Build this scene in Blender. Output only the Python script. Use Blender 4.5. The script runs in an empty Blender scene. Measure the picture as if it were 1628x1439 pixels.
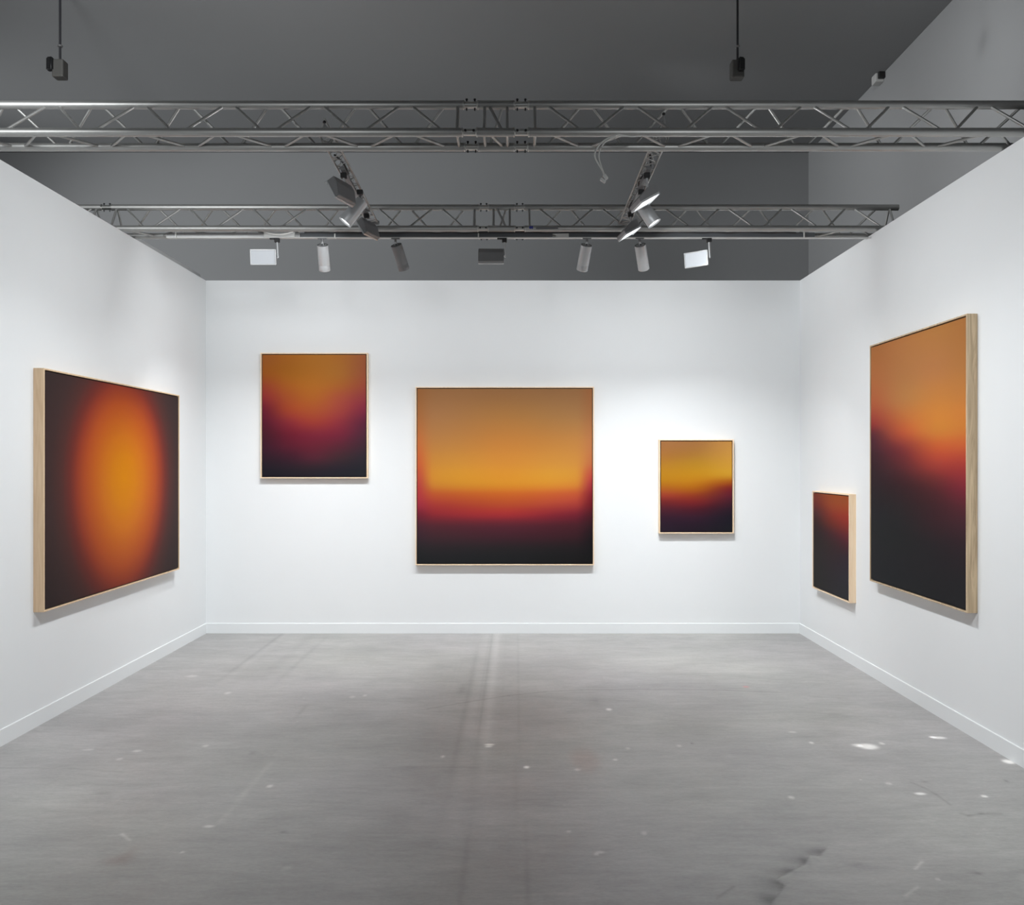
import bpy, bmesh, math, random
import numpy as np
from mathutils import Vector, Matrix
random.seed(7)
PI = math.pi
sc = bpy.context.scene
COL = sc.collection

# ------------------------------------------------------------------ camera, world, exposure
CZ = 1.772                     # eye height; +Y looks into the booth
F = 1400.0                     # focal length in pixels of the 1628 wide frame
cam_d = bpy.data.cameras.new('camera')
cam_d.sensor_fit = 'HORIZONTAL'
cam_d.sensor_width = 36.0
cam_d.lens = 36.0 * F / 1628.0
cam_d.shift_x = -(820.0 - 814.0) / 1628.0
cam_d.shift_y = (736.0 - 719.5) / 1628.0
cam_d.clip_start = 0.05
cam = bpy.data.objects.new('camera', cam_d)
COL.objects.link(cam)
cam.location = (0, 0, CZ)
cam.rotation_euler = (PI / 2, 0, 0)
sc.camera = cam

sc.view_settings.view_transform = 'Standard'
sc.view_settings.look = 'None'
sc.view_settings.gamma = 1.0
sc.view_settings.use_curve_mapping = False
sc.view_settings.exposure = 0.0

world = bpy.data.worlds.new('hall_air')
sc.world = world
world.use_nodes = True
bg = world.node_tree.nodes['Background']
bg.inputs[0].default_value = (0.93, 0.97, 1.0, 1)
bg.inputs[1].default_value = 0.19


def area(name, loc, target, size, size_y, power, color=(1, 1, 1), spread=180, parent=None):
    ld = bpy.data.lights.new(name, 'AREA')
    ld.shape = 'RECTANGLE'
    ld.size = size
    ld.size_y = size_y
    ld.energy = power
    ld.color = color
    ld.spread = math.radians(spread)
    o = bpy.data.objects.new(name, ld)
    COL.objects.link(o)
    o.location = loc
    o.rotation_euler = (Vector(target) - Vector(loc)).to_track_quat('-Z', 'Y').to_euler()
    return o


def spot(name, loc, target, power, angle, blend=1.0, radius=0.1, color=(1, 1, 1)):
    ld = bpy.data.lights.new(name, 'SPOT')
    ld.energy = power
    ld.spot_size = math.radians(angle)
    ld.spot_blend = blend
    ld.shadow_soft_size = radius
    ld.color = color
    o = bpy.data.objects.new(name, ld)
    COL.objects.link(o)
    o.location = loc
    o.rotation_euler = (Vector(target) - Vector(loc)).to_track_quat('-Z', 'Y').to_euler()
    return o


COOL = (0.955, 0.985, 1.0)
# booth light comes from the fixtures on the rear truss and on the two side rails (positions of their lenses), plus added unseen lights nearer the viewer;
# every fixture throws a narrow beam down the wall and a wide soft one across it
P_LOW, P_WIDE = 6.6, 4.0
for bx_, pw in ((-2.10, 1.45), (-1.61, 0.95), (-1.00, 0.95), (-0.19, 1.15), (0.60, 1.0), (1.03, 0.85), (1.52, 1.85)):
    area('rear_truss_lamp_beam', (bx_, 7.45, CZ + 1.60), (bx_ * 1.3, 8.85, 0.0), 0.22, 0.12, P_LOW * pw, COOL, 92)
    area('rear_truss_lamp_spill', (bx_, 7.45, CZ + 1.60), (bx_ * 1.25, 9.15, 2.6), 0.22, 0.12, P_WIDE * pw, COOL, 175)
for yy, ty, pw in ((3.2, 4.9, 1.75), (5.86, 5.1, 0.95), (6.22, 6.1, .4), (6.8, 7.3, .75)):  # the nearest light on each side is added, with no fixture there
    area('left_rail_and_added_beam', (-1.34, yy, CZ + 1.66), (-3.05, ty + 0.3, 0.0), 0.3, 0.12, 7.2 * pw, COOL, 100)
    area('left_rail_and_added_spill', (-1.34, yy, CZ + 1.66), (-3.22, ty, 2.0), 0.3, 0.12, 9.6 * pw, COOL, 175)
    area('right_rail_and_added_beam', (1.08, yy, CZ + 1.66), (2.85, ty + 0.3, 0.0), 0.3, 0.12, 7.6 * pw, COOL, 100)
    area('right_rail_and_added_spill', (1.08, yy, CZ + 1.66), (2.95, ty, 2.0), 0.3, 0.12, 10.4 * pw, COOL, 175)
# added unseen spots, no fixtures in the hall: above the booth washing the ceiling, one washing the far wall, two on the right wall
spot('added_ceiling_fill', (-3.4, 3.4, 4.15), (-3.3, 9.6, 6.0), 640, 78, 1.0, 0.5, COOL)
spot('added_far_wall_fill', (-11.0, 8.8, 4.2), (2.2, 12, 4.6), 2000, 56, 1.0, 0.5, COOL)
spot('added_side_wall_fill', (1.8, 5.5, 5.6), (3.99, 8.4, 4.8), 190, 66, 1.0, 0.2, COOL)
spot('added_side_wall_fill', (0.9, 9.0, 5.6), (3.99, 11.0, 4.6), 60, 80, 1.0, 0.2, COOL)

# ------------------------------------------------------------------ materials


def lin(c):
    c = c / 255.0
    return c / 12.92 if c <= 0.04045 else ((c + 0.055) / 1.055) ** 2.4


def rgb(r, g, b):
    return (lin(r), lin(g), lin(b), 1)


def mat(name, col, rough=0.5, metal=0.0, spec=0.5, noise=0.0, nscale=20, bump=0.0, emis=None, es=0.0):
    m = bpy.data.materials.new(name)
    m.use_nodes = True
    nt = m.node_tree
    b = nt.nodes['Principled BSDF']
    b.inputs['Base Color'].default_value = col
    b.inputs['Roughness'].default_value = rough
    b.inputs['Metallic'].default_value = metal
    b.inputs['Specular IOR Level'].default_value = spec
    if emis:
        b.inputs['Emission Color'].default_value = emis
        b.inputs['Emission Strength'].default_value = es
    if noise or bump:
        tc = nt.nodes.new('ShaderNodeTexCoord')
        n = nt.nodes.new('ShaderNodeTexNoise')
        n.inputs['Scale'].default_value = nscale
        n.inputs['Detail'].default_value = 5
        nt.links.new(tc.outputs['Object'], n.inputs['Vector'])
        if noise:
            mx = nt.nodes.new('ShaderNodeMix')
            mx.data_type = 'RGBA'
            mx.inputs['A'].default_value = tuple(c * (1 - noise) for c in col[:3]) + (1,)
            mx.inputs['B'].default_value = tuple(min(1, c * (1 + noise)) for c in col[:3]) + (1,)
            nt.links.new(n.outputs['Fac'], mx.inputs['Factor'])
            nt.links.new(mx.outputs['Result'], b.inputs['Base Color'])
        if bump:
            bp = nt.nodes.new('ShaderNodeBump')
            bp.inputs['Strength'].default_value = bump
            bp.inputs['Distance'].default_value = 0.01
            nt.links.new(n.outputs['Fac'], bp.inputs['Height'])
            nt.links.new(bp.outputs['Normal'], b.inputs['Normal'])
    return m


def wood(name, c1, c2, scale=1.0):
    m = bpy.data.materials.new(name)
    m.use_nodes = True
    nt = m.node_tree
    b = nt.nodes['Principled BSDF']
    b.inputs['Roughness'].default_value = 0.55
    tc = nt.nodes.new('ShaderNodeTexCoord')
    mp = nt.nodes.new('ShaderNodeMapping')
    mp.inputs['Scale'].default_value = (14 * scale, 14 * scale, 0.9 * scale)
    n = nt.nodes.new('ShaderNodeTexNoise')
    n.inputs['Scale'].default_value = 2.2
    n.inputs['Detail'].default_value = 6
    n.inputs['Distortion'].default_value = 1.6
    cr = nt.nodes.new('ShaderNodeValToRGB')
    cr.color_ramp.elements[0].position = 0.32
    cr.color_ramp.elements[1].position = 0.68
    cr.color_ramp.elements[0].color = c1
    cr.color_ramp.elements[1].color = c2
    nt.links.new(tc.outputs['Object'], mp.inputs['Vector'])
    nt.links.new(mp.outputs['Vector'], n.inputs['Vector'])
    nt.links.new(n.outputs['Fac'], cr.inputs['Fac'])
    nt.links.new(cr.outputs['Color'], b.inputs['Base Color'])
    return m


M = {}
M['wall'] = mat('white_wall_paint', (0.80, 0.815, 0.825, 1), 0.75, spec=0.25, noise=0.012, nscale=3)
M['base'] = mat('white_skirting_paint', (0.80, 0.82, 0.83, 1), 0.5, spec=0.35)
M['hall'] = mat('grey_hall_paint', (0.27, 0.273, 0.277, 1), 0.9, spec=0.1, noise=0.03, nscale=0.6)
M['hallside'] = mat('light_grey_hall_paint', (0.32, 0.323, 0.327, 1), 0.9, spec=0.1, noise=0.03, nscale=0.6)
M['strip'] = mat('grey_capping', (0.5, 0.505, 0.51, 1), 0.7, spec=0.2)
M['alu'] = mat('brushed_aluminium', (0.40, 0.40, 0.39, 1), 0.46, metal=0.85, noise=0.1, nscale=9)
M['alu_dark'] = mat('dull_aluminium', (0.32, 0.32, 0.32, 1), 0.45, metal=0.8)
M['chrome'] = mat('polished_coupler', (0.6, 0.6, 0.58, 1), 0.3, metal=1.0)
M['black'] = mat('black_plastic', (0.008, 0.008, 0.009, 1), 0.5)
M['silver'] = mat('silver_lamp_paint', (0.55, 0.56, 0.57, 1), 0.35, metal=0.35)
M['greylamp'] = mat('grey_lamp_paint', (0.22, 0.22, 0.225, 1), 0.45, metal=0.3)
M['capdark'] = mat('dark_lamp_cap', (0.06, 0.062, 0.065, 1), 0.4, metal=0.4)
M['track'] = mat('grey_track', (0.075, 0.08, 0.088, 1), 0.5)
M['tracklip'] = mat('pale_track_lip', (0.5, 0.5, 0.49, 1), 0.4, metal=0.3)
M['whitebox'] = mat('white_plastic', (0.5, 0.5, 0.49, 1), 0.5)
M['cable'] = mat('white_cable', (0.62, 0.62, 0.6, 1), 0.5)
M['cable_grey'] = mat('grey_cable', (0.55, 0.55, 0.53, 1), 0.5)
M['darkcable'] = mat('dark_cable', (0.03, 0.03, 0.032, 1), 0.6)
M['rod'] = mat('dark_rod', (0.02, 0.02, 0.024, 1), 0.5)
M['pbox'] = mat('grey_beige_box', (0.075, 0.073, 0.068, 1), 0.6)
M['gap'] = mat('dark_frame_recess', (0.012, 0.008, 0.007, 1), 0.7)
M['blue'] = mat('blue_sticker', (0.02, 0.03, 0.22, 1), 0.4)
M['sticker'] = mat('grey_sticker', (0.12, 0.12, 0.13, 1), 0.4)
M['glow'] = mat('lamp_lens', (0.8, 0.8, 0.8, 1), 0.4, emis=(0.93, 0.97, 1, 1), es=2.5)
M['diffuser'] = mat('lamp_diffuser', (0.45, 0.47, 0.5, 1), 0.4, emis=(0.88, 0.94, 1, 1), es=0.2)
M['maple_left'] = wood('maple_a', rgb(214, 182, 146), rgb(230, 202, 168))
M['maple'] = wood('maple_b', rgb(238, 208, 172), rgb(246, 222, 192))
M['oak'] = wood('maple_c', rgb(172, 148, 118), rgb(218, 194, 160), 1.0)

# ------------------------------------------------------------------ mesh helpers


def link_mesh(name, bm, m, parent=None, smooth=False):
    bmesh.ops.recalc_face_normals(bm, faces=bm.faces)
    me = bpy.data.meshes.new(name)
    bm.to_mesh(me)
    bm.free()
    if smooth:
        for p in me.polygons:
            p.use_smooth = True
        try:
            me.set_sharp_from_angle(angle=math.radians(40))
        except Exception:
            pass
    ms = m if isinstance(m, (list, tuple)) else [m]
    for x in ms:
        me.materials.append(x)
    o = bpy.data.objects.new(name, me)
    COL.objects.link(o)
    if parent:
        o.parent = parent
        o.matrix_parent_inverse = Matrix.Identity(4)
    return o


def tag(o, label, cat, group=None, kind=None):
    o['label'] = label
    o['category'] = cat
    if group:
        o['group'] = group
    if kind:
        o['kind'] = kind
    return o


def thing(name, label, cat, loc=(0, 0, 0), rot=(0, 0, 0), group=None):
    o = bpy.data.objects.new(name, None)
    COL.objects.link(o)
    o.empty_display_size = 0.05
    o.location = loc
    o.rotation_euler = rot
    return tag(o, label, cat, group)


def box(bm, x0, x1, y0, y1, z0, z1, mtx=None, bev=0.0, mi=0):
    t = bmesh.new()
    bmesh.ops.create_cube(t, size=1)
    for v in t.verts:
        v.co = Vector(((x0 + x1) / 2 + v.co.x * (x1 - x0), (y0 + y1) / 2 + v.co.y * (y1 - y0), (z0 + z1) / 2 + v.co.z * (z1 - z0)))
    if bev:
        bmesh.ops.bevel(t, geom=list(t.edges), offset=bev, segments=2, affect='EDGES', profile=0.5)
    merge(bm, t, mtx, mi)


def merge(bm, t, mtx=None, mi=0):
    if mtx is not None:
        bmesh.ops.transform(t, matrix=mtx, verts=t.verts)
    vm = {}
    for v in t.verts:
        vm[v] = bm.verts.new(v.co)
    for f in t.faces:
        try:
            nf = bm.faces.new([vm[v] for v in f.verts])
            nf.material_index = mi
        except ValueError:
            pass
    t.free()


def tube(bm, a, b, r, seg=12, r2=None, cap=True, mi=0):
    a, b = Vector(a), Vector(b)
    d = b - a
    q = d.to_track_quat('Z', 'Y')
    r2 = r if r2 is None else r2
    rings = []
    for p, rr in ((a, r), (b, r2)):
        rings.append([bm.verts.new(p + q @ Vector((rr * math.cos(2 * PI * i / seg), rr * math.sin(2 * PI * i / seg), 0))) for i in range(seg)])
    for i in range(seg):
        f = bm.faces.new((rings[0][i], rings[0][(i + 1) % seg], rings[1][(i + 1) % seg], rings[1][i]))
        f.material_index = mi
    if cap:
        bm.faces.new(list(reversed(rings[0]))).material_index = mi
        bm.faces.new(rings[1]).material_index = mi


def path_tube(bm, pts, r, seg=8):
    pts = [Vector(p) for p in pts]
    # Catmull-Rom smoothing
    P = [pts[0]] + pts + [pts[-1]]
    out = []
    for i in range(1, len(P) - 2):
        for k in range(6):
            t = k / 6
            p0, p1, p2, p3 = P[i - 1], P[i], P[i + 1], P[i + 2]
            out.append(0.5 * ((2 * p1) + (p2 - p0) * t + (2 * p0 - 5 * p1 + 4 * p2 - p3) * t * t + (3 * p1 - p0 - 3 * p2 + p3) * t ** 3))
    out.append(pts[-1])
    rings = []
    for i, p in enumerate(out):
        d = (out[min(i + 1, len(out) - 1)] - out[max(i - 1, 0)]).normalized()
        up = Vector((0, 0, 1)) if abs(d.z) < 0.9 else Vector((1, 0, 0))
        s = d.cross(up).normalized()
        u = s.cross(d).normalized()
        rings.append([bm.verts.new(p + s * r * math.cos(2 * PI * j / seg) + u * r * math.sin(2 * PI * j / seg)) for j in range(seg)])
    for a, b in zip(rings[:-1], rings[1:]):
        for j in range(seg):
            bm.faces.new((a[j], a[(j + 1) % seg], b[(j + 1) % seg], b[j]))
    bm.faces.new(rings[0][::-1])
    bm.faces.new(rings[-1])


def lathe(bm, prof, axis_mtx=None, seg=32, mi=0):
    t = bmesh.new()
    rings = []
    for r, z in prof:
        rings.append([t.verts.new((r * math.cos(2 * PI * i / seg), r * math.sin(2 * PI * i / seg), z)) for i in range(seg)])
    for a, b in zip(rings[:-1], rings[1:]):
        for i in range(seg):
            t.faces.new((a[i], a[(i + 1) % seg], b[(i + 1) % seg], b[i]))
    t.faces.new(rings[0][::-1])
    t.faces.new(rings[-1])
    merge(bm, t, axis_mtx, mi)


def structure(name, x0, x1, y0, y1, z0, z1, m):
    bm = bmesh.new()
    box(bm, x0, x1, y0, y1, z0, z1)
    o = link_mesh(name, bm, m)
    o['kind'] = 'structure'
    return o


def at(x, y, Y):
    """pixel + distance -> place in the room"""
    return Vector(((x - 820) * Y / F, Y, CZ + (736 - y) * Y / F))


# ------------------------------------------------------------------ the setting
XL, XR, YB = -3.224, 2.956, 9.157
ZT = CZ + 1.897
YN = 2.9
structure('wall_left', XL - 0.09, XL, YN, YB + 0.09, 0, ZT, M['wall'])
structure('wall_right', XR, XR + 0.09, YN, YB + 0.09, 0, ZT, M['wall'])
structure('wall_back', XL, XR, YB, YB + 0.09, 0, ZT, M['wall'])


def skirting(name, x0, x1, y0, y1, nx, ny):
    """skirting board with a small chamfer on its upper front edge"""
    bm = bmesh.new()
    h, t, ch = 0.105, 0.010, 0.0025
    prof = [(0, 0), (t, 0), (t, h - ch), (t - ch, h), (0, h)]
    ends = []
    for (px, py) in ((x0, y0), (x1, y1)):
        ends.append([bm.verts.new((px + nx * d, py + ny * d, z)) for d, z in prof])
    n = len(prof)
    for i in range(n):
        bm.faces.new((ends[0][i], ends[0][(i + 1) % n], ends[1][(i + 1) % n], ends[1][i]))
    bm.faces.new(ends[0])
    bm.faces.new(ends[1][::-1])
    o = link_mesh(name, bm, M['base'])
    o['kind'] = 'structure'


skirting('baseboard_left', XL, XL, YN, YB, 1, 0)
skirting('baseboard_right', XR, XR, YN, YB, -1, 0)
skirting('baseboard_back', XL + 0.010, XR - 0.010, YB, YB, 0, -1)

# the exhibition hall around the booth
HX, HY, HZ = 3.99, 12.0, 6.0
structure('ceiling', -12, HX + 0.2, -3.0, HY + 0.2, HZ, HZ + 0.2, M['hall'])
structure('wall_hall_far', -12, HX + 0.2, HY, HY + 0.2, 0, HZ, M['hall'])
structure('wall_hall_right', HX, HX + 0.2, -3.0, HY, 0, HZ, M['hallside'])
structure('trim_1', -3.42, -3.33, 7.62, 9.30, 0, CZ + 1.988, M['strip'])

# ------------------------------------------------------------------ floor with its stains and a painted shadow
floor_m = bpy.data.materials.new('worn_concrete')
floor_m.use_nodes = True
nt = floor_m.node_tree
b = nt.nodes['Principled BSDF']
tc = nt.nodes.new('ShaderNodeTexCoord')


def noise(scale, detail, stretch=(1, 1, 1), rough=0.6, dist=0.0):
    mp = nt.nodes.new('ShaderNodeMapping')
    mp.inputs['Scale'].default_value = stretch
    nt.links.new(tc.outputs['Object'], mp.inputs['Vector'])
    n = nt.nodes.new('ShaderNodeTexNoise')
    n.inputs['Scale'].default_value = scale
    n.inputs['Detail'].default_value = detail
    n.inputs['Roughness'].default_value = rough
    n.inputs['Distortion'].default_value = dist
    nt.links.new(mp.outputs['Vector'], n.inputs['Vector'])
    return n.outputs['Fac']


def ramp(src, p0, p1, c0, c1):
    r = nt.nodes.new('ShaderNodeMapRange')
    r.inputs['From Min'].default_value = p0
    r.inputs['From Max'].default_value = p1
    r.inputs['To Min'].default_value = c0
    r.inputs['To Max'].default_value = c1
    nt.links.new(src, r.inputs['Value'])
    return r.outputs['Result']


def mul(a, c):
    n = nt.nodes.new('ShaderNodeMath')
    n.operation = 'MULTIPLY'
    nt.links.new(a, n.inputs[0])
    nt.links.new(c, n.inputs[1])
    return n.outputs[0]


v = ramp(noise(0.55, 4, (1, 1, 1), 0.55), 0.3, 0.7, 0.86, 1.12)
v = mul(v, ramp(noise(2.2, 7, (0.55, 1.6, 1), 0.68, 0.5), 0.25, 0.75, 0.84, 1.15))
v = mul(v, ramp(noise(14, 8, (0.4, 1.7, 1), 0.75), 0.25, 0.75, 0.86, 1.13))
v = mul(v, ramp(noise(60, 5, (0.6, 1.3, 1), 0.7), 0.25, 0.75, 0.9, 1.1))
v = mul(v, ramp(noise(9, 4, (1, 1, 1), 0.6), 0.68, 0.78, 1.0, 1.14))
base = nt.nodes.new('ShaderNodeMix')
base.data_type = 'RGBA'
base.inputs['A'].default_value = (0.352, 0.348, 0.335, 1)
base.inputs['B'].default_value = (0.352, 0.341, 0.339, 1)
nt.links.new(ramp(noise(0.4, 2), 0.4, 0.6, 0, 1), base.inputs['Factor'])
vm = nt.nodes.new('ShaderNodeVectorMath')
vm.operation = 'SCALE'
nt.links.new(base.outputs['Result'], vm.inputs[0])
nt.links.new(v, vm.inputs['Scale'])
att = nt.nodes.new('ShaderNodeAttribute')
att.attribute_name = 'stain_shade'
vm2 = nt.nodes.new('ShaderNodeVectorMath')
vm2.operation = 'MULTIPLY'
nt.links.new(vm.outputs[0], vm2.inputs[0])
nt.links.new(att.outputs['Color'], vm2.inputs[1])
# tiny scattered paint specks
vo = nt.nodes.new('ShaderNodeTexVoronoi')
vo.inputs['Scale'].default_value = 3.4
nt.links.new(tc.outputs['Object'], vo.inputs['Vector'])
sp = ramp(vo.outputs['Distance'], 0.022, 0.034, 1, 0)
sp2 = ramp(noise(1.3, 2), 0.5, 0.6, 0, 1)
spm = nt.nodes.new('ShaderNodeMix')
spm.data_type = 'RGBA'
spm.inputs['B'].default_value = (0.5, 0.5, 0.48, 1)
nt.links.new(mul(sp, sp2), spm.inputs['Factor'])
nt.links.new(vm2.outputs[0], spm.inputs['A'])
nt.links.new(spm.outputs['Result'], b.inputs['Base Color'])
b.inputs['Specular IOR Level'].default_value = 0.5
nt.links.new(ramp(noise(3, 6), 0.3, 0.7, 0.42, 0.56), b.inputs['Roughness'])
bp = nt.nodes.new('ShaderNodeBump')
bp.inputs['Strength'].default_value = 0.15
bp.inputs['Distance'].default_value = 0.004
nt.links.new(noise(40, 6), bp.inputs['Height'])
nt.links.new(bp.outputs['Normal'], b.inputs['Normal'])


def axis(lo, hi, a, bb, step):
    inner = np.arange(a, bb + 1e-6, step)
    return np.concatenate(([lo, (lo + a) / 2], inner, [(hi + bb) / 2, hi]))


gx = axis(-12, HX, -3.2, 2.95, 0.01)
gy = axis(-3.0, HY, 3.35, 9.15, 0.01)
GX, GY = np.meshgrid(gx, gy)
nxv, nyv = len(gx), len(gy)
co = np.stack([GX.ravel(), GY.ravel(), np.zeros(GX.size)], 1)
st = np.ones((GX.size, 3))
FX, FY = co[:, 0], co[:, 1]


def w(px, py):
    Y = CZ * F / (py - 736.0)
    return ((px - 820) * Y / F, Y)


def blob(px, py, rx, ry, colour, hard=2, rot=0.0):
    """an elliptical patch of tone; colour multiplies the concrete"""
    X, Y = w(px, py)
    wx, wy = rx * Y / F, ry * Y * Y / (F * CZ)
    dx, dy = (FX - X), (FY - Y)
    c, s = math.cos(rot), math.sin(rot)
    u = (c * dx + s * dy) / max(wx, 0.009)
    q = (-s * dx + c * dy) / max(wy, 0.009)
    k = np.exp(-np.power(u * u + q * q, hard / 2.0))[:, None]
    st[:] = st * (1 - k) + st * k * np.array(colour)[None, :]


def line(pts, width, colour):
    for (p, q) in zip(pts[:-1], pts[1:]):
        a, c = np.array(w(*p)), np.array(w(*q))
        d = c - a
        L = max((d * d).sum(), 1e-9)
        t = np.clip(((FX - a[0]) * d[0] + (FY - a[1]) * d[1]) / L, 0, 1)
        dist = np.hypot(FX - a[0] - t * d[0], FY - a[1] - t * d[1])
        k = np.exp(-(dist / width) ** 2)[:, None]
        st[:] = st * (1 - k) + st * k * np.array(colour)[None, :]


def streak(X, Ya, Yb, width, val, wob=0.0):
    xx = X + wob * np.sin(FY * 1.3 + X)
    k = np.exp(-((FX - xx) / width) ** 2) / (1 + np.exp(-(FY - Ya) * 4)) / (1 + np.exp((FY - Yb) * 6))
    st[:] *= (1 + (val - 1) * k)[:, None]


W3 = lambda a: (a, a, a * 0.99)
# wheel tracks running in depth
streak(-0.19, 5.2, 9.6, 0.035, 1.22)
streak(-0.243, 5.6, 9.6, 0.012, 0.84)
streak(-0.30, 4.0, 9.6, 0.05, 1.08)
streak(-0.365, 5.0, 8.4, 0.022, 0.86)
streak(-0.14, 3.0, 5.6, 0.06, 1.05)
streak(-0.225, 3.0, 4.2, 0.014, 0.86)
streak(0.05, 3.3, 4.0, 0.012, 0.84)
streak(-0.62, 4.2, 7.2, 0.22, 0.95)
streak(-2.42, 7.4, 9.5, 0.02, 0.84)
streak(-2.36, 7.0, 9.5, 0.03, 1.06)
streak(-1.93, 7.2, 8.8, 0.025, 0.88)
streak(-2.1, 7.4, 9.5, 0.05, 0.92)
for wx_ in (-0.5, -0.1, 0.02, -0.27):
    streak(wx_, 5.4 + random.random(), 9.3, 0.008 + 0.01 * random.random(), 0.92 + 0.16 * random.random())
# paint drops
for p in ((1380, 1187, 15, 4.5, 2.6), (1362, 1185, 8, 2.5, 1.8), (1493, 1173, 11, 2, 2.4), (1482, 1172, 5, 1.6, 2.2), (1603, 1211, 9, 3.5, 2.6),
          (1463, 1262, 9, 2, 2.5), (1565, 1266, 5, 2, 2.3), (837, 1220, 4.5, 2.2, 2.6), (778, 1184, 8, 1.6, 2.3), (777, 1187, 6, 1.2, 2.0),
          (332, 1314, 9, 2.2, 1.7), (429, 1250, 5, 2.6, 1.7), (968, 1128, 4.5, 2, 2.0), (1258, 1268, 5, 2.5, 1.7), (954, 1355, 7, 2, 1.6), (948, 1358, 4, 2, 1.6),
          (1491, 1398, 3, 2.5, 1.5), (218, 1194, 7, 2, 1.5), (327, 1186, 5, 2, 1.5), (362, 1102, 5, 2, 1.4), (305, 1075, 9, 2, 1.35),
          (704, 1203, 3, 2, 1.8), (1290, 1181, 3.5, 1.8, 1.8), (978, 1208, 4, 1.6, 1.6), (1402, 1182, 4, 2, 1.7), (1413, 1246, 5, 2, 1.5),
          (918, 1224, 5, 2, 1.5), (998, 1190, 4, 2, 1.4), (140, 1192, 9, 1.5, 1.35), (190, 1207, 5, 2, 1.4), (1080, 1186, 4, 2, 1.4), (904, 1322, 4, 2, 1.5),
          (1024, 1325, 5, 3, 1.5), (290, 1355, 3, 2, 1.5), (456, 1380, 8, 3, 1.25), (560, 1108, 5, 2, 1.3), (580, 1106, 3, 1.5, 1.4), (1260, 1164, 6, 1.4, 1.5)):
    blob(p[0], p[1], p[2], p[3], W3(p[4]), 4)
blob(1186, 1092, 5, 1.3, (1.5, 0.75, 0.75), 4)
# dark and coloured stains
for p in ((735, 1096, 6, 7, 0.78), (451, 1323, 6, 2, 0.7), (946, 1115, 10, 9, 0.88), (402, 1197, 5, 3, 0.8), (1300, 1178, 24, 10, 0.95), (1326, 1136, 16, 2, 0.84),
          (1338, 1200, 18, 14, 0.93), (1115, 1265, 24, 8, 0.9), (1057, 1358, 18, 9, 0.9), (1550, 1388, 9, 4, 0.84), (1556, 1389, 3, 2, 0.7), (160, 1262, 14, 2, 0.8),
          (480, 1130, 4, 10, 0.85), (1100, 1182, 2.5, 1.5, 0.6), (1600, 1242, 3, 2, 0.6), (1470, 1243, 5, 1.5, 0.75), (820, 1250, 4, 40, 0.93)):
    blob(p[0], p[1], p[2], p[3], W3(p[4]))
blob(931, 1209, 22, 20, (0.98, 0.88, 0.85), 4)
blob(186, 1368, 24, 8, (0.86, 0.80, 0.78))
blob(205, 1358, 10, 12, (0.92, 0.88, 0.86))
blob(440, 1200, 170, 36, W3(0.91))  # from here broad soft zones of darker and lighter tone
blob(840, 1150, 200, 40, W3(1.12))
blob(120, 1420, 400, 70, W3(0.9))
blob(200, 1300, 200, 30, W3(0.93))
blob(560, 1050, 90, 10, W3(1.10))
blob(440, 1125, 160, 12, W3(1.07))
blob(1090, 1060, 150, 14, W3(1.05))
blob(1220, 1150, 200, 20, W3(1.06))
blob(60, 1285, 90, 16, W3(1.10))
line([(680, 1127), (745, 1116), (808, 1106), (866, 1100), (924, 1097), (1030, 1096), (1135, 1097), (1241, 1101)], 0.012, W3(0.80))
line([(1528, 1294), (1540, 1297), (1560, 1294), (1591, 1294)], 0.012, W3(0.78))
line([(1448, 1244), (1468, 1252), (1488, 1263), (1511, 1280)], 0.008, W3(0.80))
line([(0, 1221), (110, 1222), (210, 1228)], 0.01, W3(0.9))
line([(640, 1219), (760, 1221)], 0.01, W3(0.88))
line([(430, 1214), (388, 1262), (350, 1308)], 0.02, W3(1.12))
line([(194, 1326), (206, 1336)], 0.008, W3(1.5))
line([(1455, 1382), (1466, 1370)], 0.008, W3(1.4))
line([(1440, 1424), (1460, 1410)], 0.008, W3(1.3))
line([(1140, 1428), (1166, 1410)], 0.008, W3(0.8))
line([(820, 1424), (920, 1420)], 0.01, W3(1.12))
# torn film edge; the shadow on its far side is painted into the colour
edge = [(1313, 1349), (1302, 1361), (1287, 1358), (1279, 1374), (1265, 1380), (1250, 1389), (1230, 1398), (1247, 1408), (1225, 1437), (1205, 1470)]


def torn(pts, width, depth):
    """painted shadow band hugging one side of a jagged edge, fading away from it"""
    best = np.full(FX.size, 1e9)
    side = np.zeros(FX.size)
    for (p, q) in zip(pts[:-1], pts[1:]):
        a, c = np.array(w(*p)), np.array(w(*q))
        d = c - a
        t = np.clip(((FX - a[0]) * d[0] + (FY - a[1]) * d[1]) / (d * d).sum(), 0, 1)
        ex, ey = FX - a[0] - t * d[0], FY - a[1] - t * d[1]
        dist = np.hypot(ex, ey)
        m = dist < best
        best[m] = dist[m]
        side[m] = (d[0] * (FY - a[1]) - d[1] * (FX - a[0]))[m]
    # the edge runs towards the viewer; its left side in plan is the darkened one
    far = side < 0
    k = np.where(far, np.exp(-best / width), np.exp(-(best / 0.006) ** 2))
    wob = 0.62 + 0.38 * np.sin(FY * 43 + FX * 17)
    st[:] *= (1 - depth * k * np.where(far, wob, 0.6))[:, None]


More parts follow.
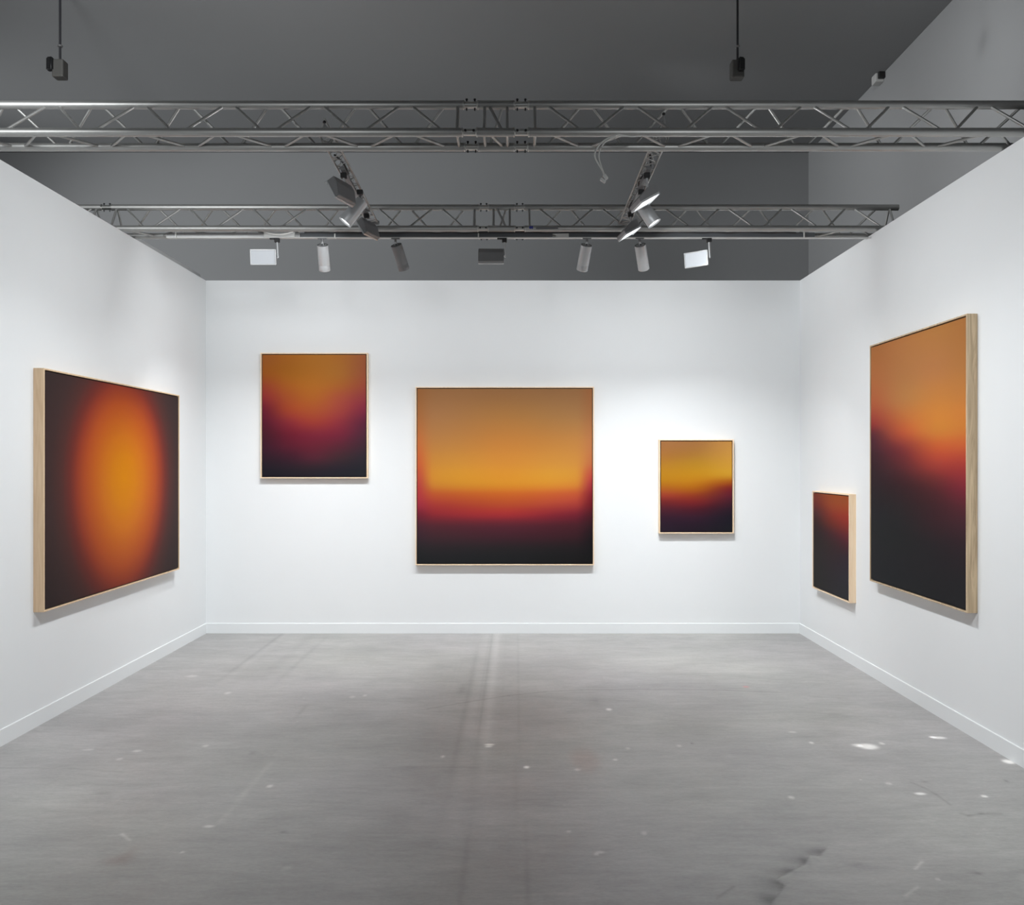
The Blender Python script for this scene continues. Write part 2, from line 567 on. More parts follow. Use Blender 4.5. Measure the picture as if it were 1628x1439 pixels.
torn(edge, 0.045, 0.5)
line([(1310, 1353), (1301, 1363), (1289, 1361), (1281, 1377), (1267, 1383), (1252, 1392), (1235, 1399)], 0.006, W3(1.08))
for p in ((1298, 1354, 12, 5, .72), (1278, 1368, 8, 7, .70), (1254, 1384, 13, 4, .70), (1236, 1403, 12, 5, .74), (1220, 1432, 12, 12, .76),  # patches painting the film edge's shadow, then smudges to its right
          (1262, 1362, 26, 12, .90), (1218, 1412, 26, 18, .88), (1362, 1375, 16, 3, .78), (1380, 1381, 24, 4, .90)):
    blob(p[0], p[1], p[2], p[3], (p[4], p[4] * 1.005, p[4] * 1.02), 2)

idx = np.arange(nxv * nyv).reshape(nyv, nxv)
quads = np.stack([idx[:-1, :-1], idx[:-1, 1:], idx[1:, 1:], idx[1:, :-1]], -1).reshape(-1, 4)
fm = bpy.data.meshes.new('floor')
fm.vertices.add(len(co))
fm.vertices.foreach_set('co', co.ravel().astype(np.float32))
fm.loops.add(quads.size)
fm.loops.foreach_set('vertex_index', quads.ravel().astype(np.int32))
fm.polygons.add(len(quads))
fm.polygons.foreach_set('loop_start', (np.arange(len(quads)) * 4).astype(np.int32))
fm.update(calc_edges=True)
ca = fm.color_attributes.new('stain_shade', 'FLOAT_COLOR', 'POINT')
ca.data.foreach_set('color', np.concatenate([st, np.ones((len(st), 1))], 1).astype(np.float32).ravel())
fm.materials.append(floor_m)
fo = bpy.data.objects.new('floor', fm)
COL.objects.link(fo)
fo['kind'] = 'structure'

# ------------------------------------------------------------------ paintings


def canvas_material(name):
    m = bpy.data.materials.new(name)
    m.use_nodes = True
    t = m.node_tree
    bb = t.nodes['Principled BSDF']
    a = t.nodes.new('ShaderNodeAttribute')
    a.attribute_name = 'pigment'
    t.links.new(a.outputs['Color'], bb.inputs['Base Color'])
    bb.inputs['Roughness'].default_value = 0.6
    bb.inputs['Specular IOR Level'].default_value = 0.07
    n = t.nodes.new('ShaderNodeTexNoise')
    n.inputs['Scale'].default_value = 350
    bpn = t.nodes.new('ShaderNodeBump')
    bpn.inputs['Strength'].default_value = 0.04
    bpn.inputs['Distance'].default_value = 0.002
    t.links.new(n.outputs['Fac'], bpn.inputs['Height'])
    t.links.new(bpn.outputs['Normal'], bb.inputs['Normal'])
    return m


CANVAS = canvas_material('painted_canvas')


def interp_table(us, vs, tab):
    tab = np.array(tab, float)

    def f(u, v):
        def ax(a, t):
            i = int(np.clip(np.searchsorted(a, t) - 1, 0, len(a) - 2))
            s = (t - a[i]) / (a[i + 1] - a[i])
            return i, min(max(s, 0), 1)

        def cr(p0, p1, p2, p3, t):
            return 0.5 * (2 * p1 + (p2 - p0) * t + (2 * p0 - 5 * p1 + 4 * p2 - p3) * t * t + (3 * p1 - p0 - 3 * p2 + p3) * t ** 3)
        iu, su = ax(us, u)
        iv, sv = ax(vs, v)
        rows = []
        for k in (-1, 0, 1, 2):
            r = tab[min(max(iv + k, 0), len(vs) - 1)]
            c = [r[min(max(iu + q, 0), len(us) - 1)] for q in (-1, 0, 1, 2)]
            rows.append(cr(c[0], c[1], c[2], c[3], su))
        return np.clip(cr(rows[0], rows[1], rows[2], rows[3], sv), 4, 250)
    return f


def painting(label, W, H, D, loc, rotz, colour_fn, wood_m, gain=1.0, edge_band=False):
    """origin: middle of the back of the frame, front towards local -Y"""
    t = thing('framed_painting', label, 'painting', loc, (0, 0, rotz), 'framed gradient paintings on the booth walls')
    fw, gapw = 0.011, 0.009
    bm = bmesh.new()
    hw, hh = W / 2, H / 2
    # four mitred rails in one frame
    outer = [(-hw, -hh), (hw, -hh), (hw, hh), (-hw, hh)]
    inner = [(-hw + fw, -hh + fw), (hw - fw, -hh + fw), (hw - fw, hh - fw), (-hw + fw, hh - fw)]
    ch = 0.0015
    for i in range(4):
        j = (i + 1) % 4
        o0, o1, i0, i1 = outer[i], outer[j], inner[i], inner[j]
        sec = []
        for (o_, n_) in ((o0, i0), (o1, i1)):
            d = Vector((n_[0] - o_[0], n_[1] - o_[1])) / fw
            sec.append([bm.verts.new((o_[0], 0, o_[1])), bm.verts.new((o_[0], -D + ch, o_[1])), bm.verts.new((o_[0] + d.x * ch, -D, o_[1] + d.y * ch)),
                        bm.verts.new((n_[0] - d.x * ch, -D, n_[1] - d.y * ch)), bm.verts.new((n_[0], -D + ch, n_[1])), bm.verts.new((n_[0], 0, n_[1]))])
        for k in range(6):
            q = (k + 1) % 6
            bm.faces.new((sec[0][k], sec[0][q], sec[1][q], sec[1][k]))
        bm.faces.new(sec[0][::-1])
        bm.faces.new(sec[1])
    link_mesh('frame', bm, wood_m, t)
    bm = bmesh.new()
    box(bm, -hw + fw, hw - fw, -D + 0.022, -D + 0.030, -hh + fw, hh - fw)
    link_mesh('backing', bm, M['gap'], t)
    # stretched canvas, a box with a fine front face
    cw, chh = hw - fw - gapw, hh - fw - gapw
    nu, nv = 72, 84
    bm = bmesh.new()
    lay = bm.verts.layers.float_color.new('pigment')
    yf = -D + 0.004
    g = []
    for jv in range(nv + 1):
        row = []
        for iu in range(nu + 1):
            u, vv = iu / nu, jv / nv
            x = bm.verts.new((-cw + 2 * cw * u, yf, chh - 2 * chh * vv))
            c = colour_fn(u, vv)
            x[lay] = (lin(c[0]) * gain, lin(c[1]) * gain, lin(c[2]) * gain, 1)
            row.append(x)
        g.append(row)
    for jv in range(nv):
        for iu in range(nu):
            bm.faces.new((g[jv][iu], g[jv + 1][iu], g[jv + 1][iu + 1], g[jv][iu + 1]))
    rim = [g[0][i] for i in range(nu + 1)] + [g[j][nu] for j in range(1, nv + 1)] + [g[nv][i] for i in range(nu - 1, -1, -1)] + [g[j][0] for j in range(nv - 1, 0, -1)]
    back = []
    for vtx in rim:
        q = bm.verts.new((vtx.co.x, yf + 0.018, vtx.co.z))
        q[lay] = (0.01, 0.008, 0.008, 1)
        back.append(q)
    for i in range(len(rim)):
        j = (i + 1) % len(rim)
        bm.faces.new((rim[i], rim[j], back[j], back[i]))
    o = link_mesh('canvas', bm, CANVAS, t)
    return t


def face(x0, x1, z0, z1):
    return (x0 + x1) / 2, (z0 + z1) / 2 + CZ, x1 - x0, z1 - z0


# left wall: round glow
RAD = [(0, (226, 141, 4)), (.2, (222, 134, 16)), (.35, (214, 119, 26)), (.5, (200, 99, 32)), (.62, (184, 82, 36)), (.74, (150, 60, 40)), (.84, (112, 48, 42)), (.95, (84, 49, 46)), (1.1, (66, 47, 46)), (1.5, (46, 40, 40))]


def glow_fn(u, vv):
    dx, dy = (u - 0.512) * 2.34, (vv - 0.47) * (1.60 if vv < 0.47 else 1.42)
    if dx < 0:
        dx *= 0.97
    r = math.hypot(dx, dy)
    rs = [a for a, _ in RAD]
    c = np.array([np.interp(r, rs, [cc[k] for _, cc in RAD]) for k in range(3)])
    lowdark = 1 - 0.10 * max(0, vv - 0.6) / 0.4 * (1 if r > 0.9 else r / 0.9)
    return c * lowdark


painting('wide painting of a round orange glow on brown, on the left wall', 2.374, 1.633, 0.071, (XL, (5.885 + 8.259) / 2, CZ - 0.182), PI / 2, glow_fn, M['maple_left'], 0.88)

# tall one on the back wall, left
c_, z_, W_, H_ = face(-2.638, -1.530, -0.160, 1.137)
tabA = [[(165, 95, 45), (176, 105, 40), (182, 115, 45), (180, 112, 50), (165, 95, 60)],
        [(168, 92, 35), (176, 106, 36), (186, 116, 44), (184, 116, 52), (168, 92, 62)],
        [(160, 70, 45), (176, 98, 38), (186, 112, 42), (182, 105, 50), (165, 80, 60)],
        [(145, 50, 50), (168, 82, 42), (180, 100, 42), (172, 82, 58), (150, 62, 65)],
        [(110, 32, 48), (160, 68, 42), (170, 82, 45), (160, 68, 58), (130, 45, 65)],
        [(90, 28, 45), (135, 45, 50), (155, 60, 48), (140, 50, 58), (95, 38, 58)],
        [(72, 28, 40), (105, 30, 45), (122, 38, 52), (115, 38, 55), (78, 40, 55)],
        [(62, 28, 42), (88, 30, 45), (100, 34, 48), (88, 38, 50), (62, 40, 50)],
        [(48, 30, 40), (60, 30, 42), (80, 36, 48), (62, 40, 46), (46, 40, 48)],
        [(35, 30, 38), (42, 32, 40), (48, 35, 42), (42, 36, 44), (38, 38, 44)],
        [(30, 28, 36), (34, 30, 38), (36, 32, 40), (36, 36, 42), (36, 38, 44)]]
painting('upright painting fading from ochre through wine red to black, highest on the back wall', W_, H_, 0.06, (c_, YB, z_), 0,
         interp_table([0, .25, .5, .75, 1], [0, .15, .25, .35, .45, .55, .65, .75, .85, .93, 1], tabA), M['maple'], 0.84)

# large square one
c_, z_, W_, H_ = face(-1.036, 0.809, -1.058, 0.786)
tabB = [[(160, 105, 62), (160, 112, 72), (158, 112, 72), (152, 108, 70), (155, 100, 62)],
        [(170, 108, 62), (172, 120, 76), (176, 122, 68), (165, 118, 72), (160, 105, 65)],
        [(195, 110, 60), (188, 128, 70), (198, 130, 62), (188, 128, 66), (180, 114, 70)],
        [(200, 95, 55), (205, 138, 60), (215, 142, 58), (202, 138, 62), (186, 106, 66)],
        [(190, 78, 60), (212, 142, 52), (222, 148, 50), (208, 142, 54), (180, 70, 60)],
        [(180, 65, 62), (205, 130, 50), (218, 142, 45), (205, 128, 50), (160, 50, 58)],
        [(175, 58, 62), (192, 92, 48), (205, 105, 42), (190, 88, 50), (130, 35, 45)],
        [(160, 50, 65), (170, 62, 52), (184, 78, 45), (165, 62, 52), (105, 26, 34)],
        [(115, 38, 52), (142, 45, 52), (165, 50, 52), (115, 35, 46), (75, 26, 34)],
        [(80, 42, 52), (90, 42, 50), (95, 40, 50), (75, 32, 40), (50, 26, 32)],
        [(58, 40, 48), (66, 42, 48), (68, 38, 46), (55, 30, 36), (32, 24, 28)],
        [(42, 40, 42), (45, 40, 43), (42, 38, 40), (34, 30, 32), (26, 24, 26)],
        [(34, 36, 38), (35, 36, 38), (34, 35, 37), (28, 27, 28), (24, 23, 24)]]
painting('large square painting with an amber band over black, middle of the back wall', W_, H_, 0.06, (c_, YB, z_), 0,
         interp_table([0, .09, .5, .91, 1], [0, .15, .3, .42, .5, .55, .6, .66, .72, .78, .85, .92, 1], tabB), M['maple'], 0.9)

# small one on the back wall, right
c_, z_, W_, H_ = face(1.481, 2.253, -0.730, 0.242)
tabC = [[(160, 108, 65), (158, 108, 62), (195, 140, 72)],
        [(162, 108, 52), (165, 115, 50), (200, 145, 65)],
        [(172, 118, 40), (178, 128, 38), (202, 148, 55)],
        [(180, 125, 30), (188, 132, 30), (202, 148, 45)],
        [(175, 115, 25), (182, 116, 25), (165, 88, 28)],
        [(165, 92, 32), (165, 92, 22), (120, 38, 38)],
        [(150, 60, 42), (138, 56, 32), (95, 32, 45)],
        [(110, 38, 38), (116, 36, 36), (70, 30, 42)],
        [(78, 32, 42), (78, 28, 38), (46, 28, 40)],
        [(50, 28, 42), (50, 28, 42), (32, 28, 38)],
        [(40, 30, 42), (34, 26, 36), (30, 30, 36)]]
painting('small upright painting of golden yellow over dark purple, rightmost on the back wall', W_, H_, 0.06, (c_, YB, z_), 0,
         interp_table([0, .5, 1], [0, .15, .25, .37, .45, .52, .6, .67, .75, .85, 1], tabC), M['maple'], 0.92)

# small one on the right wall (local left = far end)
tabD = [[(110, 48, 30), (140, 68, 32), (145, 72, 35)],
        [(100, 35, 28), (140, 62, 30), (150, 68, 32)],
        [(70, 32, 34), (125, 45, 32), (145, 48, 32)],
        [(48, 26, 26), (98, 36, 28), (125, 42, 35)],
        [(36, 24, 26), (65, 28, 34), (92, 32, 40)],
        [(34, 26, 26), (48, 28, 30), (65, 28, 36)],
        [(34, 28, 28), (42, 28, 32), (46, 32, 42)],
        [(32, 30, 28), (38, 32, 36), (40, 36, 44)],
        [(32, 30, 28), (36, 34, 36), (38, 38, 42)]]
painting('small dark painting, rust red only at its top, on the right wall', 0.95, 0.946, 0.06, (XR, (7.65 + 8.60) / 2, CZ - 0.746), -PI / 2,
         interp_table([0, .52, 1], [0, .1, .2, .3, .4, .5, .6, .8, 1], tabD), M['maple'])

tabE = [[(175, 110, 60), (184, 120, 68), (182, 122, 65), (172, 112, 58)],
        [(182, 108, 62), (178, 118, 68), (182, 120, 70), (176, 116, 62)],
        [(180, 92, 58), (185, 122, 68), (195, 126, 62), (190, 122, 60)],
        [(150, 55, 50), (192, 105, 55), (208, 130, 55), (205, 125, 55)],
        [(90, 38, 50), (185, 85, 52), (205, 125, 52), (205, 122, 52)],
        [(70, 34, 45), (130, 50, 50), (196, 90, 48), (200, 95, 50)],
        [(55, 32, 40), (100, 40, 45), (165, 62, 50), (170, 60, 50)],
        [(45, 32, 38), (62, 32, 38), (95, 38, 42), (130, 40, 52)],
        [(38, 34, 38), (46, 32, 36), (66, 32, 38), (90, 36, 46)],
        [(36, 36, 40), (38, 34, 37), (55, 32, 38), (66, 36, 44)],
        [(34, 36, 38), (34, 34, 36), (38, 32, 36), (45, 32, 38)],
        [(33, 34, 37), (33, 33, 36), (34, 32, 35), (36, 33, 37)],
        [(32, 33, 36), (32, 33, 36), (32, 32, 35), (34, 34, 37)]]
painting('tall painting fading from tan and orange to black, nearest on the right wall', 1.547, 1.918, 0.069, (XR, (5.638 + 7.185) / 2, CZ - 0.003), -PI / 2,
         interp_table([0, .38, .72, 1], [0, .15, .25, .33, .38, .44, .5, .58, .65, .72, .8, .9, 1], tabE), M['oak'], 0.9)

# ------------------------------------------------------------------ trusses (triangular, apex up)
RC, RBR = 0.025, 0.0085
DT = 0.24


def build_truss(label, Y0, left_extra, x_left, x_right_end):
    """Y0: middle distance. chords: top (apex), near lower, far lower"""
    t = thing('lighting_truss', label, 'truss', (0, Y0, ZT + RC), (0, 0, 0), 'long trusses across the booth')
    TOP = Vector((0, 0, 0.208))
    NEAR = Vector((0, -0.12, 0))
    FAR = Vector((0, 0.12, 0))
    ch = {'T': TOP, 'N': NEAR, 'R': FAR}

    def P(k, x):
        return Vector((x, ch[k].y, ch[k].z))

    def brace(k1, x1, k2, x2, r=RBR):
        a, c = P(k1, x1), P(k2, x2)
        d = (c - a).normalized()
        bm = bmesh.new()
        tube(bm, a + d * 0.018, c - d * 0.018, r, 10)
        link_mesh('brace', bm, M['alu'], t, True)

    j1, j2 = -0.268, 0.033
    jl = -3.41
    spans = [(jl, j1), (j1, j2), (j2, x_right_end)]
    joints = [j1, j2]
    if left_extra:
        spans.append((x_left, jl))
        joints.append(jl)
    else:
        spans[0] = (max(x_left, jl), j1)
    for k in 'TNR':
        for (a, c) in spans:
            bm = bmesh.new()
            ga = 0.045 if any(abs(a - q) < 1e-6 for q in joints) else 0
            gc = 0.045 if any(abs(c - q) < 1e-6 for q in joints) else 0
            tube(bm, P(k, a + ga), P(k, c - gc), RC, 20)
            link_mesh('chord', bm, M['alu'], t, True)
        for q in joints:
            bm = bmesh.new()
            m = Matrix.Translation(P(k, q)) @ Matrix.Rotation(PI / 2, 4, 'Y')
            lathe(bm, [(0.022, -0.047), (0.0275, -0.046), (0.0275, -0.040), (0.020, -0.036), (0.020, 0.036), (0.0275, 0.040), (0.0275, 0.046), (0.022, 0.047)], m, 20)
            cp = link_mesh('coupler', bm, M['chrome'], t, True)
            for dx in (-0.024, 0.024):
                bm = bmesh.new()
                ax = Vector((0, 0, 1)) if k != 'N' else Vector((0, -1, 0))
                c0 = P(k, q + dx)
                tube(bm, c0 - ax * 0.034, c0 + ax * 0.031, 0.0045, 8)
                tube(bm, c0 + ax * 0.028, c0 + ax * 0.036, 0.0072, 10)
                link_mesh('pin', bm, M['black'], cp)
    # right section: lattice grid alternates between faces
    p = 0.2625
    ends = (('T', 'N'), ('T', 'R'), ('N', 'R'))

    def section(x0, n, direction, last_frame=True):
        for i in range(n):
            xa, xb = x0 + direction * i * p, x0 + direction * (i + 1) * p
            o = 0.026 * direction
            ev = i % 2 == 0
            # even node: T (face TN), R (face TR), N (face NR); odd node the other chord
            for (A, B) in (('T', 'N'), ('R', 'T'), ('N', 'R')):
                a_, b_ = (A, B) if ev else (B, A)
                brace(a_, xa + o, b_, xb - o)

    if x_right_end > 3.5:
        section(0.157, 13, 1)
    else:
        section(0.157, 11, 1)
        for A, B in ends:
            brace(A, x_right_end - 0.075, B, x_right_end - 0.075, 0.009)
    for A, B in ends:
        brace(A, 0.113, B, 0.113, 0.009)
        brace(A, -0.344, B, -0.344, 0.009)
        brace(A, -0.185, B, -0.185, 0.009)
        brace(A, -0.050, B, -0.050, 0.009)
    brace('T', -0.160, 'N', -0.075, 0.009)
    brace('R', -0.160, 'T', -0.075, 0.009)
    brace('N', -0.160, 'R', -0.075, 0.009)
    # left section starts on the near chord at its right end
    for i in range(11):
        xa, xb = -0.391 - i * p, -0.391 - (i + 1) * p
        ev = i % 2 == 0
        for (A, B) in (('N', 'T'), ('T', 'R'), ('R', 'N')):
            a_, b_ = (A, B) if ev else (B, A)
            brace(a_, xa - 0.026, b_, xb + 0.026)
    if left_extra:
        for A, B in ends:
            brace(A, -3.325, B, -3.325, 0.009)
            brace(A, -3.495, B, -3.495, 0.009)
        brace('T', -3.52, 'N', -3.72)
        brace('R', -3.52, 'T', -3.72)
    return t


YF, YR = 5.24, 7.345
front = build_truss('aluminium lattice truss spanning the whole picture, nearer and higher in view', YF, False, -3.41, 3.75)
rear = build_truss('aluminium lattice truss behind, with the lamp track hung beneath it', YR, True, -3.95, 3.19)

# stickers on the rear truss's near chord
bm = bmesh.new()
for cx0 in (0.118, 0.134):
    for k in range(10):
        a0, a1 = 2 * PI * k / 10, 2 * PI * (k + 1) / 10
        vs_ = [bm.verts.new((cx0, -0.12 - RC - 0.0012, 0.003)), bm.verts.new((cx0 + 0.009 * math.cos(a0), -0.12 - RC - 0.0008, 0.003 + 0.013 * math.sin(a0))),
               bm.verts.new((cx0 + 0.009 * math.cos(a1), -0.12 - RC - 0.0008, 0.003 + 0.013 * math.sin(a1)))]
        bm.faces.new(vs_)
o = link_mesh('sticker', bm, M['blue'], rear)
o['label'] = 'blue emblem sticker'
bm = bmesh.new()
box(bm, 0.165, 0.345, -0.12 - RC - 0.0012, -0.12 - RC + 0.002, -0.009, 0.004)
o = link_mesh('sticker', bm, M['sticker'], rear)
o['label'] = 'narrow grey sticker'

# ------------------------------------------------------------------ small side rails between the trusses


def rail_truss(label, xa, xb, kz):
    ya, yb = 5.19, 7.175
    t = thing('rail_truss', label, 'rail', (0, 0, CZ + 1.956), (0, 0, 0), 'slim lattice rails between the trusses')
    hw = 0.043
    c0, c1 = Vector((xa, ya, 0)), Vector((xb, yb, 0))
    for dx, z in ((-hw, 0), (hw, 0), (0, 0.075)):
        bm = bmesh.new()
        tube(bm, c0 + Vector((dx, 0, z)), c1 + Vector((dx, 0, z)), 0.0062, 10)
        link_mesh('rail', bm, M['alu'], t, True)
    bm = bmesh.new()
    n = 26
    offs = [Vector((-hw, 0, 0)), Vector((hw, 0, 0)), Vector((0, 0, 0.075))]
    for i in range(n):
        a = c0.lerp(c1, i / n)
        c = c0.lerp(c1, (i + 1) / n)
        for k in range(3):
            q0, q1 = offs[k], offs[(k + 1) % 3]
            if i % 2:
                q0, q1 = q1, q0
            tube(bm, a + q0, c + q1, 0.0032, 6)
    link_mesh('lattice', bm, M['alu'], t, True)
    bm = bmesh.new()
    # front clamp behind the near chord, with its black knob
    tube(bm, c0 + Vector((0, 0.0, 0.0)), c0 + Vector((0, 0.0, kz)), 0.005, 8)
    tube(bm, c0 + Vector((0.03, 0.03, 0.0)), c0 + Vector((0, 0.0, kz * 0.8)), 0.004, 8)
    tube(bm, c0 + Vector((-0.03, 0.03, 0.0)), c0 + Vector((0, 0.0, kz * 0.8)), 0.004, 8)
    cl = link_mesh('clamp', bm, M['alu_dark'], t)
    bm = bmesh.new()
    bmesh.ops.create_icosphere(bm, subdivisions=2, radius=0.010, matrix=Matrix.Translation(c0 + Vector((0, 0, kz))))
    link_mesh('knob', bm, M['black'], cl, True)
    bm = bmesh.new()
    box(bm, xb - 0.055, xb + 0.055, yb - 0.02, yb + 0.01, -0.012, 0.015)
    link_mesh('end_bracket', bm, M['alu_dark'], t)
    # slim power track clipped under the rail and a dark cable
    tr = thing('lamp_track', label.split(',')[0].replace('slim lattice rail on', 'narrow grey lamp track under the lattice rail on'), 'track', (0, 0, CZ + 1.938), (0, 0, 0), 'lamp tracks')
    bm = bmesh.new()
    d0, d1 = c0.lerp(c1, 0.30), c0.lerp(c1, 0.86)
    ang = math.atan2(-(d1.x - d0.x), d1.y - d0.y)
    L = (d1 - d0).length
    mt = Matrix.Translation(d0) @ Matrix.Rotation(ang, 4, 'Z')
    box(bm, -0.014, 0.014, 0, L, -0.010, 0.010, mt)
    link_mesh('track_body', bm, M['greylamp'], tr)
    bm = bmesh.new()
    pts = [c0.lerp(c1, f) + Vector((0.02 * math.sin(f * 23), 0, 0.022 + 0.012 * math.sin(f * 31))) for f in [k / 14 for k in range(3, 13)]]
    path_tube(bm, pts, 0.006, 6)
    link_mesh('cable', bm, M['darkcable'], tr, True)


rail_truss('slim lattice rail on the left, sloping down to the right in view', -1.128, -1.168, 0.052)
rail_truss('slim lattice rail on the right, sloping down to the left in view', 0.872, 0.888, 0.100)

# ------------------------------------------------------------------ track under the rear truss
trk = thing('lamp_track', 'long grey lamp track hung under the rear truss', 'track', (0, YR - 0.02, CZ + 1.868), (0, 0, 0), 'lamp tracks')
for a, c, m_ in ((-2.9, -1.79, 'alu_dark'), (-1.785, 0.305, 'track'), (0.425, 2.48, 'track')):
    bm = bmesh.new()
    box(bm, a, c, -0.018, 0.018, 0.006, 0.042)
    link_mesh('track_body', bm, M[m_], trk)
bm = bmesh.new()
box(bm, -2.9, 2.93, -0.020, 0.020, 0.0, 0.006)
link_mesh('track_lip', bm, M['tracklip'], trk)
bm = bmesh.new()
box(bm, 0.335, 0.440, -0.026, 0.022, 0.002, 0.044, bev=0.003)
o = link_mesh('joiner_box', bm, M['whitebox'], trk)
bm = bmesh.new()
box(bm, -2.09, -1.835, -0.026, 0.022, 0.004, 0.045, bev=0.003)
link_mesh('power_box', bm, M['whitebox'], trk)
for x in (-2.82, -1.50, -0.31, 0.905, 2.39):
    bm = bmesh.new()
    box(bm, x - 0.005, x + 0.005, -0.028, -0.022, -0.004, 0.062)
    box(bm, x - 0.005, x + 0.005, -0.028, 0.02, 0.055, 0.062)
    tube(bm, (x, -0.027, 0.0), (x + 0.012, -0.03, -0.012), 0.002, 6)
    link_mesh('cable_tie', bm, M['cable'], trk)
bm = bmesh.new()
random.seed(3)
pts = [(-1.75 + 0.11 * k, -0.026 - 0.004 * random.random(), 0.036 + 0.010 * random.random()) for k in range(38)]
path_tube(bm, pts, 0.007, 6)
link_mesh('dark_cable', bm, M['darkcable'], trk, True)

bm = bmesh.new()
zc = CZ + 1.868
path_tube(bm, [(-2.13, 7.27, zc + 0.062), (-2.08, 7.265, zc + 0.040), (-2.02, 7.26, zc + 0.022), (-1.95, 7.26, zc + 0.016), (-1.88, 7.26, zc + 0.026), (-1.80, 7.27, zc + 0.055)], 0.0055, 8)
o = link_mesh('drooping_cable', bm, M['cable'], None, True)
tag(o, 'short white cable drooping over the left end of the rear lamp track', 'cable')

# cable with plug from the front truss
cab = thing('hanging_cable', 'pale looped cable with a plug, hanging from the front truss', 'cable', (0, 0, 0), (0, 0, 0))
bm = bmesh.new()
A = lambda x, y: at(x, y, 5.08)
path_tube(bm, [A(985, 214), A(968, 219), A(955, 228), A(947, 240), A(946, 250), A(952, 262), A(958, 272), A(960, 279)], 0.0048, 8)
path_tube(bm, [A(978, 217), A(962, 226), A(954, 238), A(952, 250), A(955, 262), A(959, 273), A(961, 279)], 0.0042, 8)
path_tube(bm, [A(985, 214), A(1003, 217), A(1020, 216)], 0.0045, 8)
link_mesh('wire', bm, M['cable_grey'], cab, True)
bm = bmesh.new()
c = A(962, 282)
q = Matrix.Translation(c) @ Matrix.Rotation(math.radians(-35), 4, 'Y')
box(bm, -0.012, 0.012, -0.012, 0.012, -0.015, 0.015, q, 0.003)
box(bm, -0.017, 0.017, -0.012, 0.012, -0.030, -0.015, q @ Matrix.Rotation(math.radians(70), 4, 'Y'), 0.003)
link_mesh('plug', bm, M['whitebox'], cab)

# ------------------------------------------------------------------ lamps


def track_adapter(t, z=0.0, bar=-0.06):
    bm = bmesh.new()
    box(bm, -0.020, 0.020, -0.016, 0.016, z - 0.034, z, bev=0.003)
    if bar:
        box(bm, min(bar, 0), max(bar, 0), -0.013, 0.013, z - 0.010, z, bev=0.002)
    return link_mesh('adapter', bm, M['black'], t)


def cylinder_lamp(label, x, tilt_x, tilt_away, body='silver'):
    """axis tilts sideways by tilt_x and its mouth points away from the viewer by tilt_away (radians)"""
    t = thing('cylinder_spotlight', label, 'spotlight', (x, YR - 0.02, CZ + 1.868), (0, 0, 0), 'cylinder spotlights on the rear track')
    bm = bmesh.new()
    box(bm, -0.035, 0.035, -0.014, 0.014, -0.008, 0.0, bev=0.002)
    tube(bm, (0, 0, -0.008), (0, 0, -0.03), 0.010, 12)
    link_mesh('adapter', bm, M['greylamp'], t)
    R = Matrix.Rotation(tilt_x, 4, 'Y') @ Matrix.Rotation(tilt_away, 4, 'X')
    mt = Matrix.Translation((0, 0, -0.036)) @ R
    bm = bmesh.new()
    lathe(bm, [(0.044, -0.020), (0.0475, -0.022), (0.0475, -0.185), (0.0465, -0.187), (0.0465, -0.190), (0.0475, -0.192), (0.0475, -0.235), (0.045, -0.238), (0.040, -0.238), (0.038, -0.215)], mt, 36)
    link_mesh('body', bm, M[body], t, True)
    bm = bmesh.new()
    lathe(bm, [(0.043, -0.030), (0.0445, -0.0185), (0.040, -0.018), (0.038, -0.024), (0.016, -0.024), (0.014, -0.008), (0.008, -0.004)], mt, 30)
    link_mesh('rear_cap', bm, M['capdark'], t, True)
    bm = bmesh.new()
    tube(bm, (0, 0, -0.028), mt @ Vector((0, 0, -0.02)), 0.008, 10)
    box(bm, -0.012, 0.012, -0.012, 0.012, -0.022, -0.004, mt, 0.002)
    link_mesh('swivel', bm, M['silver'], t)
    bm = bmesh.new()
    tube(bm, mt @ Vector((0, 0, -0.222)), mt @ Vector((0, 0, -0.226)), 0.0375, 24)
    link_mesh('lens', bm, M['glow'], t)
    return t


cylinder_lamp('upright silver cylinder spotlight on the rear track, leftmost of the four', (513 - 820) / 190.9, math.radians(2), math.radians(30))
cylinder_lamp('slanting grey cylinder spotlight just right of the left lattice rail', (629 - 820) / 190.9, math.radians(-16), math.radians(30), 'greylamp')
cylinder_lamp('silver cylinder spotlight leaning left, just left of the right lattice rail', (933 - 820) / 190.9, math.radians(9), math.radians(30))
cylinder_lamp('silver cylinder spotlight slanting to the right, rightmost of the four', (1017 - 820) / 190.9, math.radians(-15), math.radians(32))


